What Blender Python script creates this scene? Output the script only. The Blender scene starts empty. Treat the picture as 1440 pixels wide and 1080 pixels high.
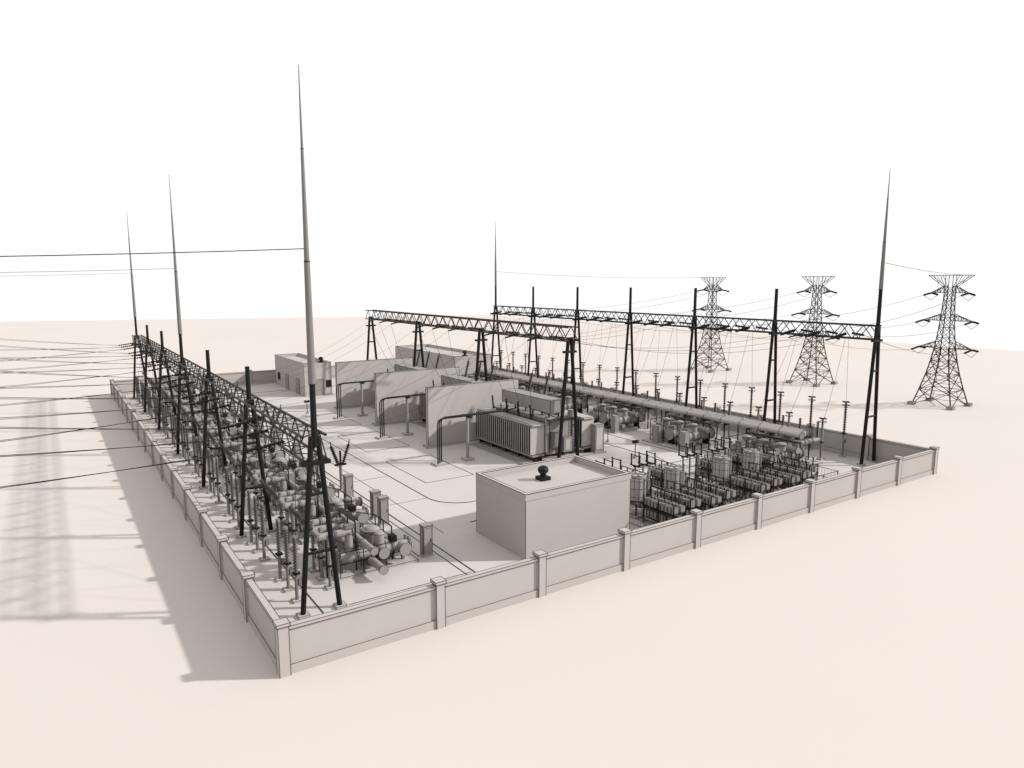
import bpy, math, random
from mathutils import Vector, Matrix
random.seed(4)
S=bpy.context.scene
try:
    S.view_settings.view_transform='Standard'; S.view_settings.look='None'; S.view_settings.exposure=0
except Exception as e: print(e)
# ------------------------------------------------ materials
def mat(name,col,rough=0.8,var=0.04,scale=1.5):
    m=bpy.data.materials.new(name); m.use_nodes=True
    nt=m.node_tree; b=nt.nodes['Principled BSDF']
    tc=nt.nodes.new('ShaderNodeTexCoord'); no=nt.nodes.new('ShaderNodeTexNoise')
    no.inputs['Scale'].default_value=scale; no.inputs['Detail'].default_value=4
    cr=nt.nodes.new('ShaderNodeValToRGB')
    cr.color_ramp.elements[0].position=.3; cr.color_ramp.elements[1].position=.7
    cr.color_ramp.elements[0].color=[c*(1-var) for c in col]+[1]
    cr.color_ramp.elements[1].color=[min(1,c*(1+var)) for c in col]+[1]
    nt.links.new(tc.outputs['Object'],no.inputs['Vector']); nt.links.new(no.outputs['Fac'],cr.inputs['Fac'])
    nt.links.new(cr.outputs['Color'],b.inputs['Base Color'])
    b.inputs['Roughness'].default_value=rough
    b.inputs['Specular IOR Level'].default_value=0.15
    return m
M_GROUND=mat('desert_ground',(.50,.452,.420),.95,.012,.03)
M_YARD=mat('yard_concrete',(.43,.398,.380),.9,.02,.15)
M_ROAD=mat('road_concrete',(.445,.412,.394),.9,.02,.15)
M_CLAY=mat('painted_concrete',(.365,.337,.320),.85,.02,.4)
M_LINE=mat('dark_joint',(.02,.02,.02),.8,.05)
M_BLACK=mat('black_steel',(.008,.008,.008),.6,.1)
M_GREY=mat('grey_steel',(.16,.152,.147),.6,.04)
M_TRUSS=mat('truss_steel',(.03,.029,.028),.6,.1)
M_INS=mat('insulator_porcelain',(.045,.042,.04),.4,.1)
M_EQ=mat('equipment_enamel',(.235,.218,.208),.6,.04)
MATS=[M_CLAY,M_LINE,M_BLACK,M_GREY,M_TRUSS,M_INS,M_YARD,M_ROAD,M_GROUND,M_EQ]
CL,LN,BK,GR,TR,IN,YD,RD,GD,EQ=range(10)
# ------------------------------------------------ mesh builder
class B:
    def __init__(s): s.v=[];s.f=[];s.m=[];s.s=[]
    def add(s,vs,fs,m,sm=False):
        o=len(s.v); s.v+= [tuple(v) for v in vs]
        for f in fs: s.f.append([i+o for i in f]); s.m.append(m); s.s.append(sm)
    def box(s,x0,x1,y0,y1,z0,z1,m=CL,e=0.0):
        vs=[(x,y,z) for z in (z0,z1) for y in (y0,y1) for x in (x0,x1)]
        s.add(vs,[(0,2,3,1),(4,5,7,6),(0,1,5,4),(2,6,7,3),(0,4,6,2),(1,3,7,5)],m)
        if e:
            for a,b in ((4,5),(5,7),(7,6),(6,4),(0,4),(1,5),(2,6),(3,7)): s.bar(vs[a],vs[b],e,LN)
            if z0>0.3:
                for a,b in ((0,1),(1,3),(3,2),(2,0)): s.bar(vs[a],vs[b],e,LN)
    def bar(s,p,q,r,m=TR,n=4,r2=None,sm=False,caps=None):
        p=Vector(p);q=Vector(q);d=q-p
        if d.length<1e-5:return
        d.normalize(); r2=r if r2 is None else r2
        u=d.cross(Vector((0,0,1)))
        if u.length<1e-3:u=Vector((1,0,0))
        u.normalize(); w=d.cross(u)
        vs=[]
        for c,rr in ((p,r),(q,r2)):
            for i in range(n):
                a=2*math.pi*(i+.5)/n; vs.append(c+(u*math.cos(a)+w*math.sin(a))*rr)
        fs=[(i,(i+1)%n,n+(i+1)%n,n+i) for i in range(n)]
        s.add(vs,fs,m,sm)
        if caps or (caps is None and n>4):
            s.add(vs,[tuple(range(n))[::-1],tuple(range(n,2*n))],m,False)
    def cyl(s,p,q,r,m=EQ,n=16,r2=None,flange=0,rim=.02,line=True):
        s.bar(p,q,r,m,n,r2,True,True)
        p=Vector(p);q=Vector(q);d=(q-p);L=d.length;d.normalize()
        rr2=r if r2 is None else r2
        if line and not flange:
            for c,rr,sg in ((p,r,1),(q,rr2,-1)):
                a=c-d*sg*.004; s.bar(a,a+d*sg*(rim+.004),rr+.012,LN,n,None,True,False)
        if flange:
            k=max(2,int(L/flange)+1)
            for i in range(k):
                c=p+d*(L*i/(k-1)); 
                s.bar(c-d*.05,c+d*.05,r*1.22,m,n,None,True,True)
                for t in (-.045,.045): s.bar(c+d*(t-.014),c+d*(t+.014),r*1.22+.014,LN,n,None,True,False)
    def ins(s,p,q,r,sheds=8,m=IN,core=.45,n=8):
        p=Vector(p);q=Vector(q);d=q-p
        s.bar(p,q,r*core,m,n,None,True,True)
        for i in range(sheds):
            c=p+d*((i+.5)/sheds); t=d*(.22/sheds)
            s.bar(c-t,c+t,r,m,n,r*.7,True,True)
    def dome(s,c,r,h,m=EQ,n=16):
        c=Vector(c);pr=r;pz=0
        for k in range(1,5):
            a=k/4*math.pi/2; nr=r*math.cos(a)+.001;nz=h*math.sin(a)
            s.bar(c+Vector((0,0,pz)),c+Vector((0,0,nz)),pr,m,n,nr,True,False); pr,pz=nr,nz
    def mesh(s,name):
        me=bpy.data.meshes.new(name); me.from_pydata(s.v,[],s.f)
        for mm in MATS: me.materials.append(mm)
        me.polygons.foreach_set('material_index',s.m); me.polygons.foreach_set('use_smooth',s.s)
        me.update(); return me
    def obj(s,name,loc=(0,0,0),rz=0):
        return inst(s.mesh(name),name,loc,rz)
def inst(me,name,loc=(0,0,0),rz=0,sc=None):
    o=bpy.data.objects.new(name,me); o.location=loc; o.rotation_euler=(0,0,rz)
    if sc:o.scale=sc
    S.collection.objects.link(o); return o
# ------------------------------------------------ ground
b=B()
pts=[(197,295),(215,-250),(-700,-250),(-760,480),(-26,367)]
b.add([(x,y,0) for x,y in pts],[tuple(range(len(pts)))[::-1]],GD); b.obj('ground')
W,D=60.9,96.0
def sheet(bb,x0,x1,y0,y1,z,m): bb.add([(x0,y0,z),(x1,y0,z),(x1,y1,z),(x0,y1,z)],[(0,1,2,3)],m)
b=B(); sheet(b,.1,W-.1,.1,D-.1,.006,YD); b.obj('concrete_yard')
b=B(); z=.012
rx0,rx1=13.2,17.6
polys=[(rx0,rx1,12.6,86),(43.3,46.8,17.2,86)]
for p in polys: sheet(b,*p,z,RD)
sheet(b,rx1,43.3,12.9,17.0,z,RD); sheet(b,43.3,46.8,12.9,17.2,z,RD); sheet(b,rx0,46.8,86,90,z,RD)
sheet(b,rx0,rx1-1.0,.4,12.6,z,RD)
b.obj('service_road')
b=B()
def kl(x0,y0,x1,y1,w=.045): b.bar((x0,y0,.02),(x1,y1,.02),w*.8,LN)
kl(rx0,.5,rx0,12.9)
kl(rx0,12.9,rx0,90); kl(rx1+0,20,rx1,83); kl(rx0-.6,4,rx0-.6,86,.03); kl(rx0+1.6,12,rx0+1.6,86,.025)
kl(46.8,15,46.8,90); kl(43.3,20,43.3,83)
kl(20.6,17,40.3,17); kl(rx1,12.9,47,12.9)
kl(3.5,2.3,13,2.3);kl(3.5,2.3,3.5,93);kl(11.4,9,11.4,93,.03);kl(5,5,13,5,.025)
def arc(cx,cy,r,a0,a1,w=.045,n=14):
    P=[(cx+r*math.cos(math.radians(a0+(a1-a0)*i/n)),cy+r*math.sin(math.radians(a0+(a1-a0)*i/n))) for i in range(n+1)]
    for p,q in zip(P,P[1:]): kl(p[0],p[1],q[0],q[1],w)
arc(20.6,20,3,180,270); arc(40.3,20,3,270,360); arc(20.6,83,3,90,180); arc(40.3,83,3,0,90)
kl(20.6,86,40.3,86)
arc(36,21,8,200,350,.03,24)
for y in range(20,84,8): kl(rx0,y,rx1,y,.018); kl(43.3,y,46.8,y,.018)
for (x0,x1,y0,y1) in ((19.5,24.5,24,33),(19.5,24.5,38,47),(19.5,24.5,52,61),(6,12.5,3,4.2)):
    kl(x0,y0,x1,y0,.025);kl(x1,y0,x1,y1,.025);kl(x1,y1,x0,y1,.025);kl(x0,y1,x0,y0,.025)
b.obj('kerb_joints')
# ------------------------------------------------ perimeter wall
b=B()
def wallrun(p,q,pos,ends=(1,1)):
    p=Vector(p);q=Vector(q);u=(q-p).normalized();alongx=abs(u.x)>.5
    def bx(c0,c1,t,z0,z1,e=0):
        A=p+u*c0;C=p+u*c1
        if alongx:b.box(A.x,C.x,p.y-t,p.y+t,z0,z1,CL,e)
        else:b.box(p.x-t,p.x+t,A.y,C.y,z0,z1,CL,e)
    n=len(pos)-1
    for i in range(n):
        c0=pos[i]+.25;c1=pos[i+1]-.25
        bx(c0,c1,.16,0,.48,.013); bx(c0,c1,.10,.48,2.2); bx(c0,c1,.17,2.2,2.36,.015)
    for i in range(n+1):
        if (i==0 and not ends[0]) or (i==n and not ends[1]):continue
        c=pos[i]; bx(c-.25,c+.25,.25,0,2.45,.015); bx(c-.31,c+.31,.31,2.45,2.6,.015)
px=[0,8.1]+[8.1+6.6*i for i in range(1,9)]
py=[D/15*i for i in range(16)]
wallrun((0,0,0),(W,0,0),px); wallrun((0,0,0),(0,D,0),py,(0,1)); wallrun((W,0,0),(W,D,0),py,(0,1)); wallrun((0,D,0),(W,D,0),px,(0,0))
b.obj('perimeter_wall')
# ------------------------------------------------ gantries
def truss(b,x,y0,y1,zt,w=.55,h=1.1,n=None,m=TR,r=.05):
    n=n or int((y1-y0)/1.1)
    dy=(y1-y0)/n
    L=lambda i:Vector((x-w,y0+dy*i,zt-h)); R=lambda i:Vector((x+w,y0+dy*i,zt-h))
    T2=lambda i:Vector((x+w,y0+dy*i,zt)); T=lambda i:Vector((x-w,y0+dy*i,zt))
    for f in (T,T2,L,R): b.bar(f(0),f(n),r*1.35,m,4)
    for i in range(n):
        for (A,C) in ((L,T),(R,T2)):
            if i%2==0:b.bar(A(i),C(i+1),r*.75,m)
            else:b.bar(C(i),A(i+1),r*.75,m)
        if i%2==0:b.bar(L(i),R(i+1),r*.6,m);b.bar(T(i),T2(i+1),r*.6,m)
        else:b.bar(R(i),L(i+1),r*.6,m);b.bar(T2(i),T(i+1),r*.6,m)
def aframe(b,x,y,zb,sp,ztop=None,r=.15):
    for sg in (-1,1):
        b.bar((x+sg*sp,y,0),(x+sg*.18,y,zb),r,BK,10,None,True,True)
        b.box(x+sg*sp-.3,x+sg*sp+.3,y-.3,y+.3,0,.14,CL,.012)
    for k in (.35,.68):
        s2=sp*(1-k)+.18*k
        b.bar((x-s2,y,zb*k),(x+s2,y,zb*k),r*.6,BK,8,None,True)
    b.box(x-.8,x+.8,y-.16,y+.16,zb-1.55,zb-1.33,BK)
    if ztop:b.bar((x,y,zb-.6),(x,y,ztop),r*1.15,BK,10,r*1.0,True,True)
def mast(x,y,z0,z1=28.6):
    b=B(); L=z1-z0
    b.cyl((x,y,z0),(x,y,z0+L*.4),.20,GR,12,.15,rim=.03)
    b.cyl((x,y,z0+L*.4),(x,y,z0+L*.75),.135,GR,10,.075,rim=.03)
    b.bar((x,y,z0+L*.75),(x,y,z1),.065,GR,8,.02,True,True)
    b.obj('lightning_mast')
ly=[5.1+14.22*i for i in range(7)]
b=B(); 
for i,y in enumerate(ly):
    aframe(b,3.5,y,9.9,1.04,12.7 if i%3==0 else 12.2)
truss(b,3.5,ly[0],ly[-1],9.9,.62,1.3,r=.06); b.obj('steel_gantry')
for i in (0,3,6): mast(3.5,ly[i],12.7)
ry=[5.4+11.52*i for i in range(7)]
b=B()
for i,y in enumerate(ry): aframe(b,59.3,y,13.8,1.15,17.3,.17)
truss(b,59.3,ry[0],ry[-1],13.8,.6,1.35,r=.065); b.obj('steel_gantry')
mast(59.3,ry[0],17.3); mast(59.3,ry[-1],17.3)
my=[23.0+16.9*i for i in range(4)]
b=B()
for y in my: aframe(b,35.1,y,12.6,1.25,None,.18)
truss(b,35.1,my[0]-.5,my[-1]+.5,13.6,.65,1.35,r=.068); b.obj('steel_gantry')
# ------------------------------------------------ transmission towers
def tower():
    b=B(); hs=[0,2.4,4.6,6.6,8.4,10,11.5,12.9,14.3,15.7,17.2]; ws=[2.7,2.1,1.6,1.25,1.02,.86,.74,.66,.59,.54,.5]
    C=[]
    for h,w in zip(hs,ws): C.append([Vector((sx*w,sy*w,h)) for sx,sy in((-1,-1),(1,-1),(1,1),(-1,1))])
    for i in range(len(hs)-1):
        for k in range(4):
            k2=(k+1)%4; r=.075 if i<4 else .055
            b.bar(C[i][k],C[i+1][k],r*1.3,TR); b.bar(C[i][k],C[i+1][k2],r*.75,TR); b.bar(C[i][k2],C[i+1][k],r*.75,TR)
            b.bar(C[i+1][k],C[i+1][k2],r*.75,TR)
            if i<4:
                mid=(C[i][k]+C[i+1][k2]+C[i][k2]+C[i+1][k])/4
                b.bar((C[i][k]+C[i+1][k])/2,mid,r*.5,TR); b.bar((C[i][k2]+C[i+1][k2])/2,mid,r*.5,TR)
                b.bar(mid,(C[i+1][k]+C[i+1][k2])/2,r*.5,TR)
    for c in C[0]: b.box(c.x-.4,c.x+.4,c.y-.4,c.y+.4,0,.45,EQ,.015)
    for h,half in ((8.5,3.6),(12.5,3.3),(16.5,2.5)):
        w=.95 if h<10 else .6
        for sg in (-1,1):
            tip=Vector((0,sg*half,h))
            for sx in (-1,1):
                b.bar((sx*w,sg*w,h),tip,.06,TR); b.bar((sx*w,sg*w,h+1.0),tip,.06,TR)
                for t in (.25,.5,.75):
                    p=Vector((sx*w,sg*w,h)).lerp(tip,t);q=Vector((sx*w,sg*w,h+1)).lerp(tip,t);q2=Vector((sx*w,sg*w,h+1)).lerp(tip,t-.25)
                    b.bar(p,q,.035,TR);b.bar(p,q2,.035,TR)
            for t in (.33,.66):
                b.bar(Vector((-w,sg*w,h)).lerp(tip,t),Vector((w,sg*w,h)).lerp(tip,t),.035,TR)
            b.ins(tip+Vector((-.1,0,-.05)),tip+Vector((-2.3,0,-.35)),.15,9,BK)
            b.ins(tip+Vector((.1,0,-.05)),tip+Vector((2.0,0,-.35)),.15,9,BK)
            b.bar(tip+Vector((-2.3,0,-.35)),tip+Vector((0,0,-1.1)),.03,BK);b.bar(tip+Vector((2,0,-.35)),tip+Vector((0,0,-1.1)),.03,BK)
    for sx in (-1,1):
        for sg in (-1,1):
            b.bar((sx*.5,sg*.5,17.2),(sx*.4,sg*2.9,19),.05,TR)
            b.bar((sx*.5,sg*.5,17.2),(sx*.4,sg*1.3,19),.04,TR)
            b.bar((sx*.5,sg*.5,17.2),(sx*.5,sg*.5,19),.05,TR)
            b.bar((sx*.43,sg*1.3,17.8),(sx*.4,sg*2.2,19),.035,TR)
        b.bar((sx*.4,-2.9,19),(sx*.4,2.9,19),.06,TR)
    for k in range(10):
        y0=-2.9+.58*k; b.bar((-.4,y0,19),(.4,y0+.58,19),.035,TR)
    for sg in (-1,1): b.bar((-.4,sg*2.9,19),(.4,sg*2.9,19),.05,TR)
    return b.mesh('transmission_tower')
TM=tower()
RT=[(100.8,17.6),(105.2,41.2),(105.2,64.3)]
LT=[(-46,19.3),(-46,47.8),(-46,76.2)]
for x,y in RT: inst(TM,'transmission_tower',(x,y,0))
for x,y in LT: inst(TM,'transmission_tower',(x,y,0),math.pi)
# ------------------------------------------------ wires
def wire(b,p,q,sag,r=.022,n=14,m=BK):
    p=Vector(p);q=Vector(q);P=[]
    for i in range(n+1):
        t=i/n;c=p.lerp(q,t);c.z-=4*sag*t*(1-t);P.append(c)
    for u,v in zip(P,P[1:]): b.bar(u,v,r,m,4)
def spans(gx,gz,ys,towers,sg,name):
    for ti,(tx,ty) in enumerate(towers):
        b=B(); y0,y1=ys[2*ti],ys[2*ti+2]
        for side in (-1,1):
            yb=y0 if side<0 else (y0+y1)/2
            bw=(y1-y0)/2
            for j,(h,half) in enumerate(((8.5,3.6),(12.5,3.3),(16.5,2.5))):
                y=yb+bw*(j+1)/4
                p=Vector((gx+sg*.6,y,gz-.9)); e=p+Vector((sg*2.2,0,-.3))
                b.ins(p,e,.13,9,BK)
                t=Vector((tx-sg*2.3,ty+side*half,h-.35))
                wire(b,e,t,.9 if sg>0 else .6)
                if sg<0: wire(b,e+Vector((0,.4,0)),t+Vector((0,.4,0)),.8)
        b.obj(name)
spans(59.3,13.8,ry,RT,1,'overhead_power_line')
spans(3.5,9.9,ly,LT,-1,'overhead_power_line')
b=B()
wire(b,(3.5,ly[0],19.7),(LT[0][0],LT[0][1]-2.9,19),.5,.03); wire(b,(3.5,ly[3],19.4),(LT[1][0],LT[1][1]-2.9,19),.5,.025); wire(b,(3.5,ly[6],19.4),(LT[2][0],LT[2][1]+2.9,19),.5,.025)
wire(b,(59.3,ry[0],19.9),(RT[0][0],RT[0][1]-2.9,19),.3,.025); wire(b,(59.3,ry[-1],19.9),(RT[2][0],RT[2][1]+2.9,19),.5,.025)
b.obj('shield_wire')
b=B()
for i in range(3):
    for j in range(3):
        ym=my[i]+16.7*(j+1)/4; p=Vector((35.7,ym,12.4)); e=p+Vector((2,0,-.25)); b.ins(p,e,.13,9,BK)
        yr=ry[2*i]+11.52*(j+1)/4; p2=Vector((58.7,yr,12.9)); e2=p2+Vector((-2.4,0,-.35)); b.ins(p2,e2,.17,9,BK)
        yr3=ry[2*i+1]+11.52*(j+1)/4; p3=Vector((58.7,yr3,12.9)); b.ins(p3,p3+Vector((-2.4,0,-.35)),.17,9,BK)
        wire(b,e,e2,1.6,.02)
        p3=Vector((34.5,ym,12.4));e3=p3+Vector((-1.6,0,-.3));b.ins(p3,e3,.12,8,BK)
        wire(b,e3,(32.6,26+14.2*i+2.2*j,5.6),.8,.02,8)
        # sagging conductors from the middle gantry to the left busbars
        wire(b,e3,(10.2,ym+4,4.2),2.2,.013,14)
b.obj('busbar_conductor')
b=B()
for i in range(6):
    for j in range(3):
        y=ry[i]+11.52*(j+1)/4
        wire(b,(59.3,y,12.6),(59.9,ry[i]+3.84*(j)+3.0,5.9),.3,.015,6)
        wire(b,(58.7,y,12.4),(55.9,ry[i]+3.84*(j)+3.0,4.0),.5,.015,6)
        y=ly[i]+14.22*(j+1)/4
        wire(b,(3.5,y,8.8),(2.8,ly[i]+2+7.11*(j%2)+1.7*j*.5,3.8),.2,.015,6)
        wire(b,(4.1,y,8.6),(6.3,y,3.6),.4,.015,6)
b.obj('dropper_wire')
# ------------------------------------------------ posts
def arrester(h,ring,m=IN,r=.13):
    b=B(); zs=h*.42
    b.box(-.28,.28,-.28,.28,0,.12,CL,.01)
    b.bar((0,0,.1),(0,0,zs),.10,GR,8,None,True,True)
    b.box(-.2,.2,-.2,.2,zs,zs+.07,BK)
    b.ins((0,0,zs+.07),(0,0,h-.15),r,12,m)
    b.cyl((0,0,h-.15),(0,0,h),.12,GR,8,line=False)
    if ring:
        b.bar((-.42,0,h),(.42,0,h),.06,BK,6,None,False,True); b.bar((0,-.42,h),(0,.42,h),.06,BK,6,None,False,True)
        n=12
        for i in range(n):
            a=2*math.pi*i/n;c=2*math.pi*(i+1)/n
            b.bar((.36*math.cos(a),.36*math.sin(a),h-.35),(.36*math.cos(c),.36*math.sin(c),h-.35),.035,BK)
    b.box(.1,.28,-.12,.12,zs*.6,zs*.6+.35,GR,.008)
    return b.mesh('surge_arrester')
A1=arrester(3.9,False,IN,.15);A2=arrester(5.8,True,IN,.18);A3=arrester(4.3,True,GR,.17);A4=arrester(3.3,False,GR,.14)
gb=[9.0+7.11*i for i in range(12)]
for y in gb:
    for k in (-1,0,1):
        inst(A1,'surge_arrester',(2.75,y-.2+k*1.7,0)); 
        inst(A4,'post_insulator',(4.9,y+.2+k*1.5,0))
for i in range(6):
    for k in range(3):
        y=ry[i]+3.84*k+3.0
        inst(A2,'surge_arrester',(59.9,y,0)); inst(A3,'post_insulator',(56.9,y+.6,0))
# ------------------------------------------------ GIS bay (left)
def gisL(var=0):
    b=B()
    b.box(5.6,11.0,-2.0,2.0,0,.16,CL,.016)
    for x in (6.2,8.2,10.2):
        for y in (-1.3,.2,1.5):
            b.box(x-.08,x+.08,y-.08,y+.08,.16,.75,GR,.01)
    b.cyl((5.9,-1.3,1.15),(10.6,-1.3,1.15),.36,EQ,18,flange=1.15)
    b.cyl((6.0,1.4,1.2),(9.4,1.4,1.2),.36,EQ,18,flange=1.15)
    b.cyl((8.6,-.1,.3),(8.6,-.1,2.1),.5,EQ,20,flange=.9); b.dome((8.6,-.1,2.1),.5,.28)
    b.cyl((8.6,-1.3,1.0),(8.6,-1.3,2.2),.33,EQ,16); b.dome((8.6,-1.3,2.2),.33,.18)
    b.cyl((8.6,-.1,1.35),(8.6,1.4,1.35),.3,EQ,16,flange=.75); b.cyl((8.6,-2.05,1.15),(8.6,-.4,1.15),.3,EQ,16,flange=.8)
    b.cyl((10.0,-1.3,1.15),(10.0,-2.2,1.15),.34,EQ,16,flange=.5)
    for k,y in enumerate((-1.3,.05,1.4)):
        b.cyl((6.6,y,.9),(6.6,y,2.7),.25,EQ,14,flange=.9)
        b.cyl((6.85,y,2.75),(4.6,y,2.75),.24,EQ,14,flange=1.1)
        b.cyl((4.8,y,2.75),(4.25,y,3.4),.2,GR,12,.14)
        b.ins((4.4,y,3.2),(3.85,y,4.15),.17,7,IN)
        b.bar((5.2,y,0),(5.2,y,2.5),.09,BK,6,None,False,True)
        b.bar((7.05,y,.16),(7.05,y,3.3),.05,BK); b.bar((9.6,y+.3,.16),(9.6,y+.3,2.4),.045,BK)
        b.box(6.35,6.85,y-.2,y+.2,2.98,3.2,GR,.01)
    b.bar((7.05,-1.3,3.3),(7.05,1.4,3.3),.05,BK); b.bar((9.6,-1.0,2.4),(9.6,1.7,2.4),.045,BK); b.bar((7.05,1.4,3.3),(9.6,1.7,2.4),.035,BK)
    b.bar((6.0,-1.75,.9),(10.4,-1.75,.9),.035,BK); b.bar((6.0,.55,.6),(10.6,.55,.6),.05,BK); b.bar((9.2,-.1,.3),(9.2,-.1,2.0),.04,BK)
    for x in (7.2,8.1,9.4,10.4): b.bar((x,-1.72,.5),(x,-1.72,1.1),.03,BK); b.cyl((x,-1.3,1.5),(x,-1.3,1.75),.1,GR,8)
    b.cyl((7.4,-3.4,2.0),(7.4,3.4,2.0),.2,EQ,12,flange=1.4)
    b.cyl((7.9,-3.55,.75),(7.9,3.55,.75),.24,EQ,12,flange=1.7)
    b.box(7.6,8.2,.9,1.8,1.65,2.35,EQ,.012); b.box(9.4,9.9,-.6,.1,.2,1.2,EQ,.012)
    b.box(9.3,9.7,-1.6,-1.0,1.55,1.95,BK)
    b.box(6.9,7.25,-1.2,1.4,3.35,3.42,BK); b.bar((7.0,-1,.9),(7.0,1.2,2.6),.05,BK);b.bar((9.1,-.9,.3),(9.1,1.3,.3),.08,BK)
    b.bar((5.7,-1.9,1.7),(8.8,-1.9,1.7),.03,BK);b.bar((5.7,1.9,1.9),(8.8,1.9,1.9),.03,BK)
    for x in (5.8,7.3,8.8):
        b.bar((x,-1.9,.1),(x,-1.9,1.7),.03,BK);b.bar((x,1.9,.1),(x,1.9,1.9),.03,BK)
    if var:
        b.cyl((10.2,.9,.3),(10.2,.9,1.7),.4,EQ,16,flange=.7); b.dome((10.2,.9,1.7),.4,.2)
        b.cyl((9.4,1.4,1.2),(11.2,1.4,1.2),.3,EQ,16,flange=.9)
    return b.mesh('gas_insulated_switchgear')
GL=[gisL(0),gisL(1)]
for i,y in enumerate(gb): inst(GL[i%2],'gas_insulated_switchgear',(0,y+1.3,0))
b=B()
b.box(-.38,.38,-.28,.28,0,.12,CL); b.box(-.33,.33,-.24,.24,.12,2.1,EQ,.014); b.box(-.37,.37,-.28,.28,2.1,2.18,EQ,.012)
b.box(-.28,.28,-.252,-.241,.3,1.95,EQ,.008); b.box(.18,.22,-.27,-.25,1.0,1.25,BK)
b.box(-.345,-.331,-.18,.18,.3,1.95,EQ,.008)
CAB=b.mesh('control_cabinet')
for y in gb: inst(CAB,'control_cabinet',(11.9,y+random.uniform(-.1,.1),0))
for y in gb[1:9:2]: inst(CAB,'control_cabinet',(12.0,y+1.6,0))
b=B(); b.box(-.4,.4,-.4,.4,0,.15,CL,.012)
b.bar((0,0,.1),(0,0,2.3),.13,GR,8,None,True,True); b.box(-.5,.5,-.12,.12,2.3,2.45,BK)
for sg in (-1,1): b.ins((sg*.2,0,2.4),(sg*.8,0,4.1),.18,10,BK); b.bar((sg*.8,0,4.1),(sg*.85,0,4.5),.05,BK)
b.bar((0,0,2.4),(0,0,3.6),.09,BK,6)
DV=b.mesh('disconnector_switch')
for y in (26,47,68,88): inst(DV,'disconnector_switch',(12.3,y,0))
# ------------------------------------------------ GIS bay (right) 
def gisR(var):
    b=B()
    b.box(47.6,55.4,-3.2,3.2,0,.16,CL,.016)
    for k,y in enumerate((-2.0,0,2.0)):
        b.cyl((48.6,y,1.3),(53.0,y,1.3),.55,EQ,18,flange=1.1)
        b.cyl((50.2,y,1.3),(50.2,y,2.5),.42,EQ,16,flange=1.1); b.dome((50.2,y,2.5),.42,.2)
        b.cyl((52.6,y,1.2),(52.6,y,2.5),.3,EQ,14,flange=.9)
        b.cyl((52.4,y,2.2),(56.4,y,2.2),.25,EQ,12,flange=1.3)
        b.box(48.9,49.1,y-.4,y+.4,.16,.8,BK);b.box(52.2,52.4,y-.4,y+.4,.16,.8,BK)
        b.ins((56.1,y,2.4),(56.1,y,4.1),.18,9,IN)
        b.box(48.9,49.6,y-.35,y+.35,1.8,2.2,GR,.01)
        b.bar((48.4,y+.7,.16),(48.4,y+.7,2.6),.05,BK); b.bar((48.4,y+.7,2.6),(51.6,y+.7,2.6),.04,BK)
    b.cyl((51.4,-3,1.9),(51.4,3,1.9),.28,EQ,14,flange=1.5)
    b.cyl((49.2,-3,.7),(49.2,3,.7),.22,EQ,12,flange=1.5)
    b.box(47.8,48.5,-3,-2.2,.16,2.1,EQ,.014)
    if var: b.box(47.8,48.5,1,1.8,.16,2.1,EQ,.014)
    b.bar((52,-3,.2),(52,3,2.6),.06,BK);b.box(51.5,51.9,-3,3,2.55,2.65,BK);
    for y in (-3,-1,1,3): b.bar((51.7,y,.1),(51.7,y,2.6),.07,BK)
    return b.mesh('gas_insulated_switchgear')
GR_=[gisR(0),gisR(1)]
for i in range(7):
    inst(GR_[i%2],'gas_insulated_switchgear',(0,ry[0]+5.6+11.0*i,0))
b=B()
for k,x in enumerate((53.1,53.75,54.4,55.05)): b.cyl((x,8.8+.3*k,2.95),(x,84,2.95),.26,CL,14,flange=2.4)
for i in range(26):
    y=9.3+2.9*i; b.box(52.8,55.35,y-.08,y+.08,2.5,2.66,BK)
    for x in (52.9,55.25): b.bar((x,y,0),(x,y,2.5),.07,BK)
b.obj('busbar_duct')
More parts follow.
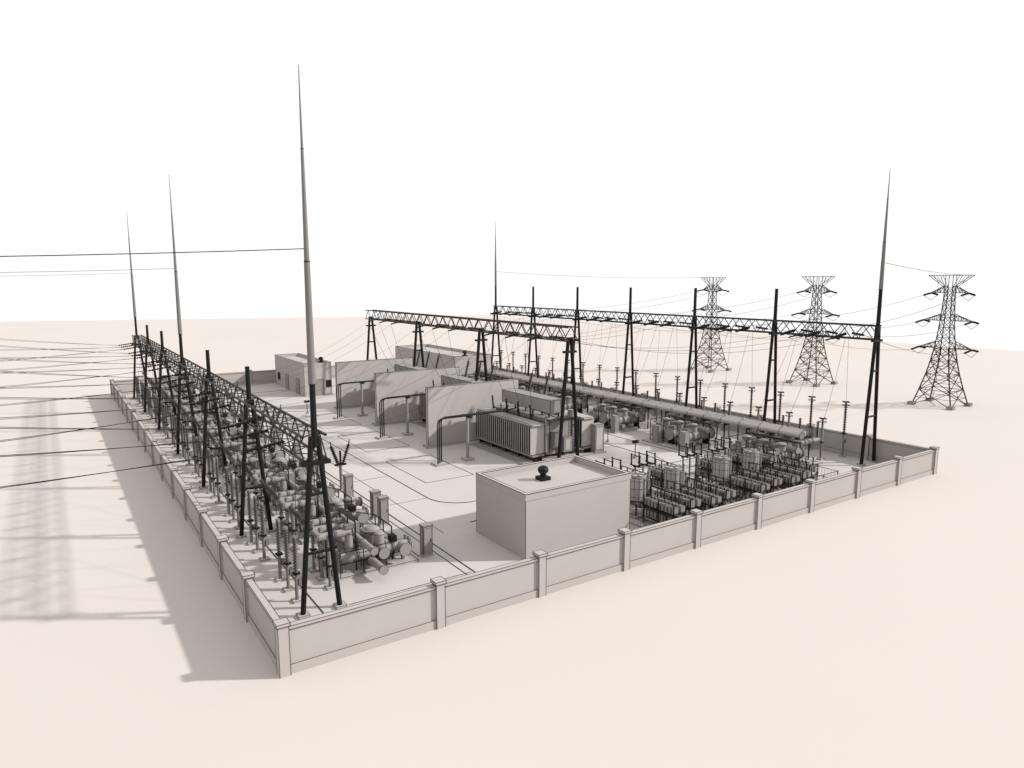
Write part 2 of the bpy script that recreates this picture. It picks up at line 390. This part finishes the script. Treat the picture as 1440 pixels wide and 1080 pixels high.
# ------------------------------------------------ transformers and firewalls
def transformer():
    b=B(); L=11.0
    b.box(30.2,40.4,-.6,L+.4,0,.2,CL,.02)
    for i in range(24): b.bar((30.3,-.4+.47*i,.22),(33,-.4+.47*i,.22),.03,LN)
    b.box(33.4,37.2,.8,L-.8,.5,4.0,EQ,.025)
    b.box(33.2,37.4,.6,L-.6,4.0,4.15,EQ,.02)
    for x0,x1 in ((31.2,32.9),(37.8,39.4)):
        n=27
        for i in range(n):
            y=.4+(L-.8)*i/(n-1); b.box(x0,x1,y-.045,y+.045,.9,3.75,CL)
            b.box(x0+.03,x0+.06,y+.07,y+.33,1.0,3.7,LN) 
        b.box(x0+.1,x1-.1,.2,L-.2,3.78,3.98,CL,.02); b.box(x0+.1,x1-.1,.2,L-.2,.65,.86,EQ,.02)
        for y in (1.5,4,7,9.5): b.cyl((33.4 if x0<33 else 37.2,y,3.6),(x1 if x0<33 else x0,y,3.6),.13,EQ,10)
        for y in (.3,3,5.5,8,L-.3): b.box((x0+x1)/2-.5,(x0+x1)/2+.5,y-.06,y+.06,.2,.65,BK)
    b.box(33.2,35.0,-.2,8.6,5.0,6.3,EQ,.028)
    for y in (.4,3.2,6,8.2):
        for x in (33.5,34.7): b.bar((x,y,4.1),(x,y,5.0),.08,BK,6)
    b.bar((34.8,.4,4.2),(33.5,3.2,5),.05,BK);
    b.cyl((34.6,6,4.1),(34.6,6,5),.12,EQ,10)
    for y in (2.5,5.5,8.5):
        b.cyl((36.2,y,4.1),(36.5,y,5.2),.35,EQ,14); b.ins((36.5,y,5.2),(37.2,y,7.9),.24,13,IN); b.bar((37.2,y,7.9),(37.3,y,8.3),.05,BK)
    for y in (2.4,4.6,6.8,9.6):
        b.ins((32.7,y,4.1),(32.55,y,5.6),.14,7,BK)
    b.box(34.0,35.0,.25,.75,1.2,2.9,EQ,.018); b.box(35.4,36.5,.35,.75,.6,2.2,EQ,.018)
    b.box(34.15,34.85,.235,.249,1.35,2.75,CL,.012); b.box(35.6,36.3,.335,.349,.8,2.0,CL,.012)
    b.box(39.0,40.2,-.4,.5,.2,3.2,EQ,.02); b.box(39.15,40.05,-.415,-.401,.5,2.9,CL,.012)
    b.cyl((33.0,.2,1.0),(33.0,.2,4.6),.12,EQ,10,flange=1.2); b.cyl((33.0,.2,4.4),(36.6,.2,4.4),.12,EQ,10,flange=1.2)
    for x in (36.7,37.15): b.bar((x,.6,.2),(x,.6,5.2),.035,BK)
    for k in range(14): b.bar((36.7,.6,.4+.33*k),(37.15,.6,.4+.33*k),.025,BK)
    b.cyl((36.0,0,4.3),(36.0,0,5.1),.35,EQ,14); b.bar((35.0,.3,4.2),(35.3,.3,6.6),.06,BK,6)
    for i in range(6): b.bar((33.4,1.6+1.4*i,.7),(33.36,1.6+1.4*i,3.9),.05,LN); b.bar((37.24,1.6+1.4*i,.7),(37.24,1.6+1.4*i,3.9),.05,LN)
    for x in (33.9,35.3,36.7): b.bar((x,.78,.7),(x,.78,3.9),.04,LN)
    return b.mesh('power_transformer')
TF=transformer()
for i in range(3): inst(TF,'power_transformer',(0,23.8+14.2*i,0))
for i in range(3):
    b=B(); y=36.1+14.2*i; b.box(25.8,37.8,y-.22,y+.22,0,6.7,CL,.03); b.box(25.5,38.1,y-.5,y+.5,0,.25,CL,.02); b.obj('firewall')
    b=B(); y0=y-7.4
    for k in range(3):
        yy=y0+.3*k; xx=23.2+.36*k
        P=[(xx,yy,.1),(xx,yy,4.2),(xx+.1,yy,4.5),(xx+.4,yy,4.68),(31.0,yy,4.7),(32.6,yy+k*1.2,4.9)]
        for p,q in zip(P,P[1:]): b.bar(p,q,.065,BK,8,None,True)
    b.box(22.9,24.2,y0-.3,y0+.9,0,.15,CL,.015)
    b.cyl((26.8,y0+.35,0),(26.8,y0+.35,4.5),.16,EQ,10); b.box(26.6,27,y0-.4,y0+1.3,4.5,4.62,BK)
    b.box(26.3,27.3,y0-.15,y0+.85,0,.2,CL,.015)
    b.obj('busbar_bridge')
# ------------------------------------------------ buildings
def building(name,x0,x1,y0,y1,h,vent=False,doors=()):
    b=B(); t=.25
    b.box(x0,x1,y0,y1,0,h-.45,CL,.02)
    for (a0,a1,c0,c1) in ((x0-.03,x1+.03,y0-.03,y0+t),(x0-.03,x1+.03,y1-t,y1+.03),(x0-.03,x0+t,y0+t,y1-t),(x1-t,x1+.03,y0+t,y1-t)):
        b.box(a0,a1,c0,c1,h-.45,h,CL)
    X0,X1,Y0,Y1=x0-.03,x1+.03,y0-.03,y1+.03
    for Q,r in (((X0,X1,Y0,Y1),.025),((x0+t,x1-t,y0+t,y1-t),.02)):
        q0,q1,q2,q3=Q
        for p,q in (((q0,q2),(q1,q2)),((q1,q2),(q1,q3)),((q1,q3),(q0,q3)),((q0,q3),(q0,q2))): b.bar((*p,h),(*q,h),r,LN)
    if vent:
        vx,vy,vz=x0+3.9,y0+3.4,h-.45
        b.box(vx-.4,vx+.4,vy-.4,vy+.4,vz,vz+.25,BK)
        b.bar((vx,vy,vz+.25),(vx,vy,vz+.5),.22,BK,12,None,True)
        prof=[(.22,.45),(.34,.55),(.4,.72),(.34,.9),(.2,1.0),(.01,1.02)]
        for (r1,z1),(r2,z2) in zip(prof,prof[1:]): b.bar((vx,vy,vz+z1),(vx,vy,vz+z2),r1,BK,14,r2,True)
        for i in range(14):
            a=2*math.pi*i/14; b.bar((vx+.35*math.cos(a),vy+.35*math.sin(a),vz+.57),(vx+.35*math.cos(a+.3),vy+.35*math.sin(a+.3),vz+.9),.02,GR)
    for (fx,y,w,hh,z0) in doors:
        if fx=='l': b.box(x0-.06,x0-.002,y,y+w,z0,z0+hh,BK if z0>.5 else EQ,.02)
        else: b.box(y,y+w,y0-.06,y0-.002,z0,z0+hh,BK if z0>.5 else EQ,.02)
    b.obj(name)
building('control_building',16.9,26.1,4.6,10.8,4.45,True)
building('relay_building',25.2,29.6,77.4,94,5.3,True,(('l',80,1.8,2.5,0),('l',86,1.8,2.5,0),('l',91,1.4,1.2,1.2),('f',26.5,1.8,2.6,0),('f',28.7,.8,1.1,1.3)))
building('switchgear_building',48.6,55.8,70.6,94.5,5.6,True,(('l',74,1.8,2.5,0),('l',82,1.4,1.2,1.2),('l',88,1.4,1.2,1.2),('f',50,1.8,2.5,0)))
# ------------------------------------------------ capacitor yard
def reactor():
    b=B(); b.box(-.9,.9,-.9,.9,0,.15,CL,.012)
    for sx in (-.5,.5):
        for sy in (-.5,.5): b.ins((sx,sy,.15),(sx,sy,1.1),.1,5,IN)
    b.box(-.65,.65,-.65,.65,1.1,1.2,GR,.012)
    b.cyl((0,0,1.25),(0,0,3.1),.72,CL,24,rim=.04); 
    for z in (1.55,2.2,2.8): b.bar((0,0,z),(0,0,z+.025),.735,LN,24,None,True)
    for i in range(12):
        a=2*math.pi*i/12; b.bar((.73*math.cos(a),.73*math.sin(a),1.3),(.73*math.cos(a),.73*math.sin(a),3.05),.012,LN)
    b.cyl((0,0,3.1),(0,0,3.25),.6,CL,24,rim=.03)
    for k in range(3):
        a=math.pi*k/3; b.bar((-.75*math.cos(a),-.75*math.sin(a),3.28),(.75*math.cos(a),.75*math.sin(a),3.28),.04,GR)
    return b.mesh('shunt_reactor')
def caprack():
    b=B()
    for x in (-1.5,0,1.5):
        for y in (-.6,.6): b.ins((x,y,0),(x,y,.5),.09,4,IN); b.bar((x,y,.5),(x,y,2.2),.05,BK)
    for z in (.55,1.4):
        for y in (-.6,.6): b.bar((-1.6,y,z),(1.6,y,z),.05,BK)
        for i in range(9):
            x=-1.4+.35*i
            for y in (-.35,.35):
                b.box(x-.12,x+.12,y-.22,y+.22,z+.06,z+.56,EQ,.01)
                b.ins((x,y-.1,z+.56),(x,y-.1,z+.76),.05,3,BK,n=6)
    for i in range(5):
        x=-1.4+.7*i; b.ins((x,0,2.1),(x,0,2.75),.08,5,BK)
    b.bar((-1.5,0,2.78),(1.5,0,2.78),.04,BK)
    return b.mesh('capacitor_bank')
def discon():
    b=B()
    for x in (-.9,0,.9):
        b.bar((x,0,0),(x,0,2.4),.08,GR,8,None,True)
        for y in (-.5,.5): b.ins((x,y,2.5),(x,y,3.25),.1,6,BK); b.bar((x,y,3.25),(x,y,3.45),.06,BK)
        b.bar((x,-.6,3.35),(x,.6,3.35),.045,BK); b.bar((x,-.6,2.45),(x,.6,2.45),.07,BK)
    b.bar((-1.1,0,2.4),(1.1,0,2.4),.08,BK)
    return b.mesh('disconnector_switch')
RE,CR,DS=reactor(),caprack(),discon()
for i,x in enumerate((29.3,33.3,39.2,43.2)):
    inst(RE,'shunt_reactor',(x,7.2,0)); 
    inst(CR,'capacitor_bank',(x+1.9,4.4,0),math.pi/2); inst(CR,'capacitor_bank',(x+1.9,9.6,0),math.pi/2)
    inst(CR,'capacitor_bank',(x-.3,4.0,0),math.pi/2)
    inst(DS,'disconnector_switch',(x+.6,11.2,0)); inst(A4,'post_insulator',(x+1.2,7.2,0)); inst(A4,'post_insulator',(x-1.3,8.6,0)); inst(A4,'post_insulator',(x-.6,5.8,0))
for x in (47,): inst(CR,'capacitor_bank',(x,5,0),math.pi/2); inst(CR,'capacitor_bank',(x,9,0),math.pi/2)
b=B()
def fence(p,q):
    p=Vector(p);q=Vector(q);n=max(1,round((q-p).length/2.2))
    for i in range(n+1):
        c=p.lerp(q,i/n);b.bar(c,c+Vector((0,0,1.7)),.045,GR)
    for z in (.15,.85,1.65): b.bar(p+Vector((0,0,z)),q+Vector((0,0,z)),.025,BK)
    m=int((q-p).length/.3)
    for i in range(m): c=p.lerp(q,i/m); b.bar(c+Vector((0,0,.15)),c+Vector((0,0,1.65)),.009,BK)
F=[(27.3,2.2,0),(48.6,2.2,0),(48.6,12.3,0),(27.3,12.3,0)]
for p,q in zip(F,F[1:]+F[:1]): fence(p,q)
fence((36.2,2.2,0),(36.2,12.3,0))
b.obj('mesh_fence')
b=B(); b.box(-.15,.15,-.15,.15,0,.2,CL,.01); b.bar((0,0,.2),(0,0,1.7),.05,BK,8,None,True); b.box(-.35,-.05,-.12,.12,1.6,1.9,BK); b.box(.05,.35,-.12,.12,1.6,1.9,BK); b.bar((-.3,0,1.65),(.3,0,1.65),.04,BK)
FL=b.mesh('floodlight')
for p in ((44,27),(41.5,20),(21,63),(44,52)): inst(FL,'floodlight',(p[0],p[1],0))
# ------------------------------------------------ light, world, camera
w=bpy.data.worlds.new('World'); S.world=w; w.use_nodes=True
bg=w.node_tree.nodes['Background']; bg.inputs[0].default_value=(1,1,1,1); bg.inputs[1].default_value=1.02
el=math.radians(31)
d=Vector((-.855*math.cos(el),.518*math.cos(el),-math.sin(el)))
sl=bpy.data.lights.new('sun','SUN'); sl.energy=5.0; sl.angle=math.radians(2.0); sl.color=(1,.978,.95)
so=bpy.data.objects.new('sun',sl); so.rotation_euler=d.to_track_quat('-Z','Y').to_euler(); so.location=(60,-40,60); S.collection.objects.link(so)
cd=bpy.data.cameras.new('camera'); cd.sensor_width=36; cd.lens=24.25; cd.clip_end=3000
co=bpy.data.objects.new('camera',cd); co.location=(-7.79,-30.55,18); co.rotation_euler=(math.radians(90-8.39),0,math.radians(-33.9))
S.collection.objects.link(co); S.camera=co
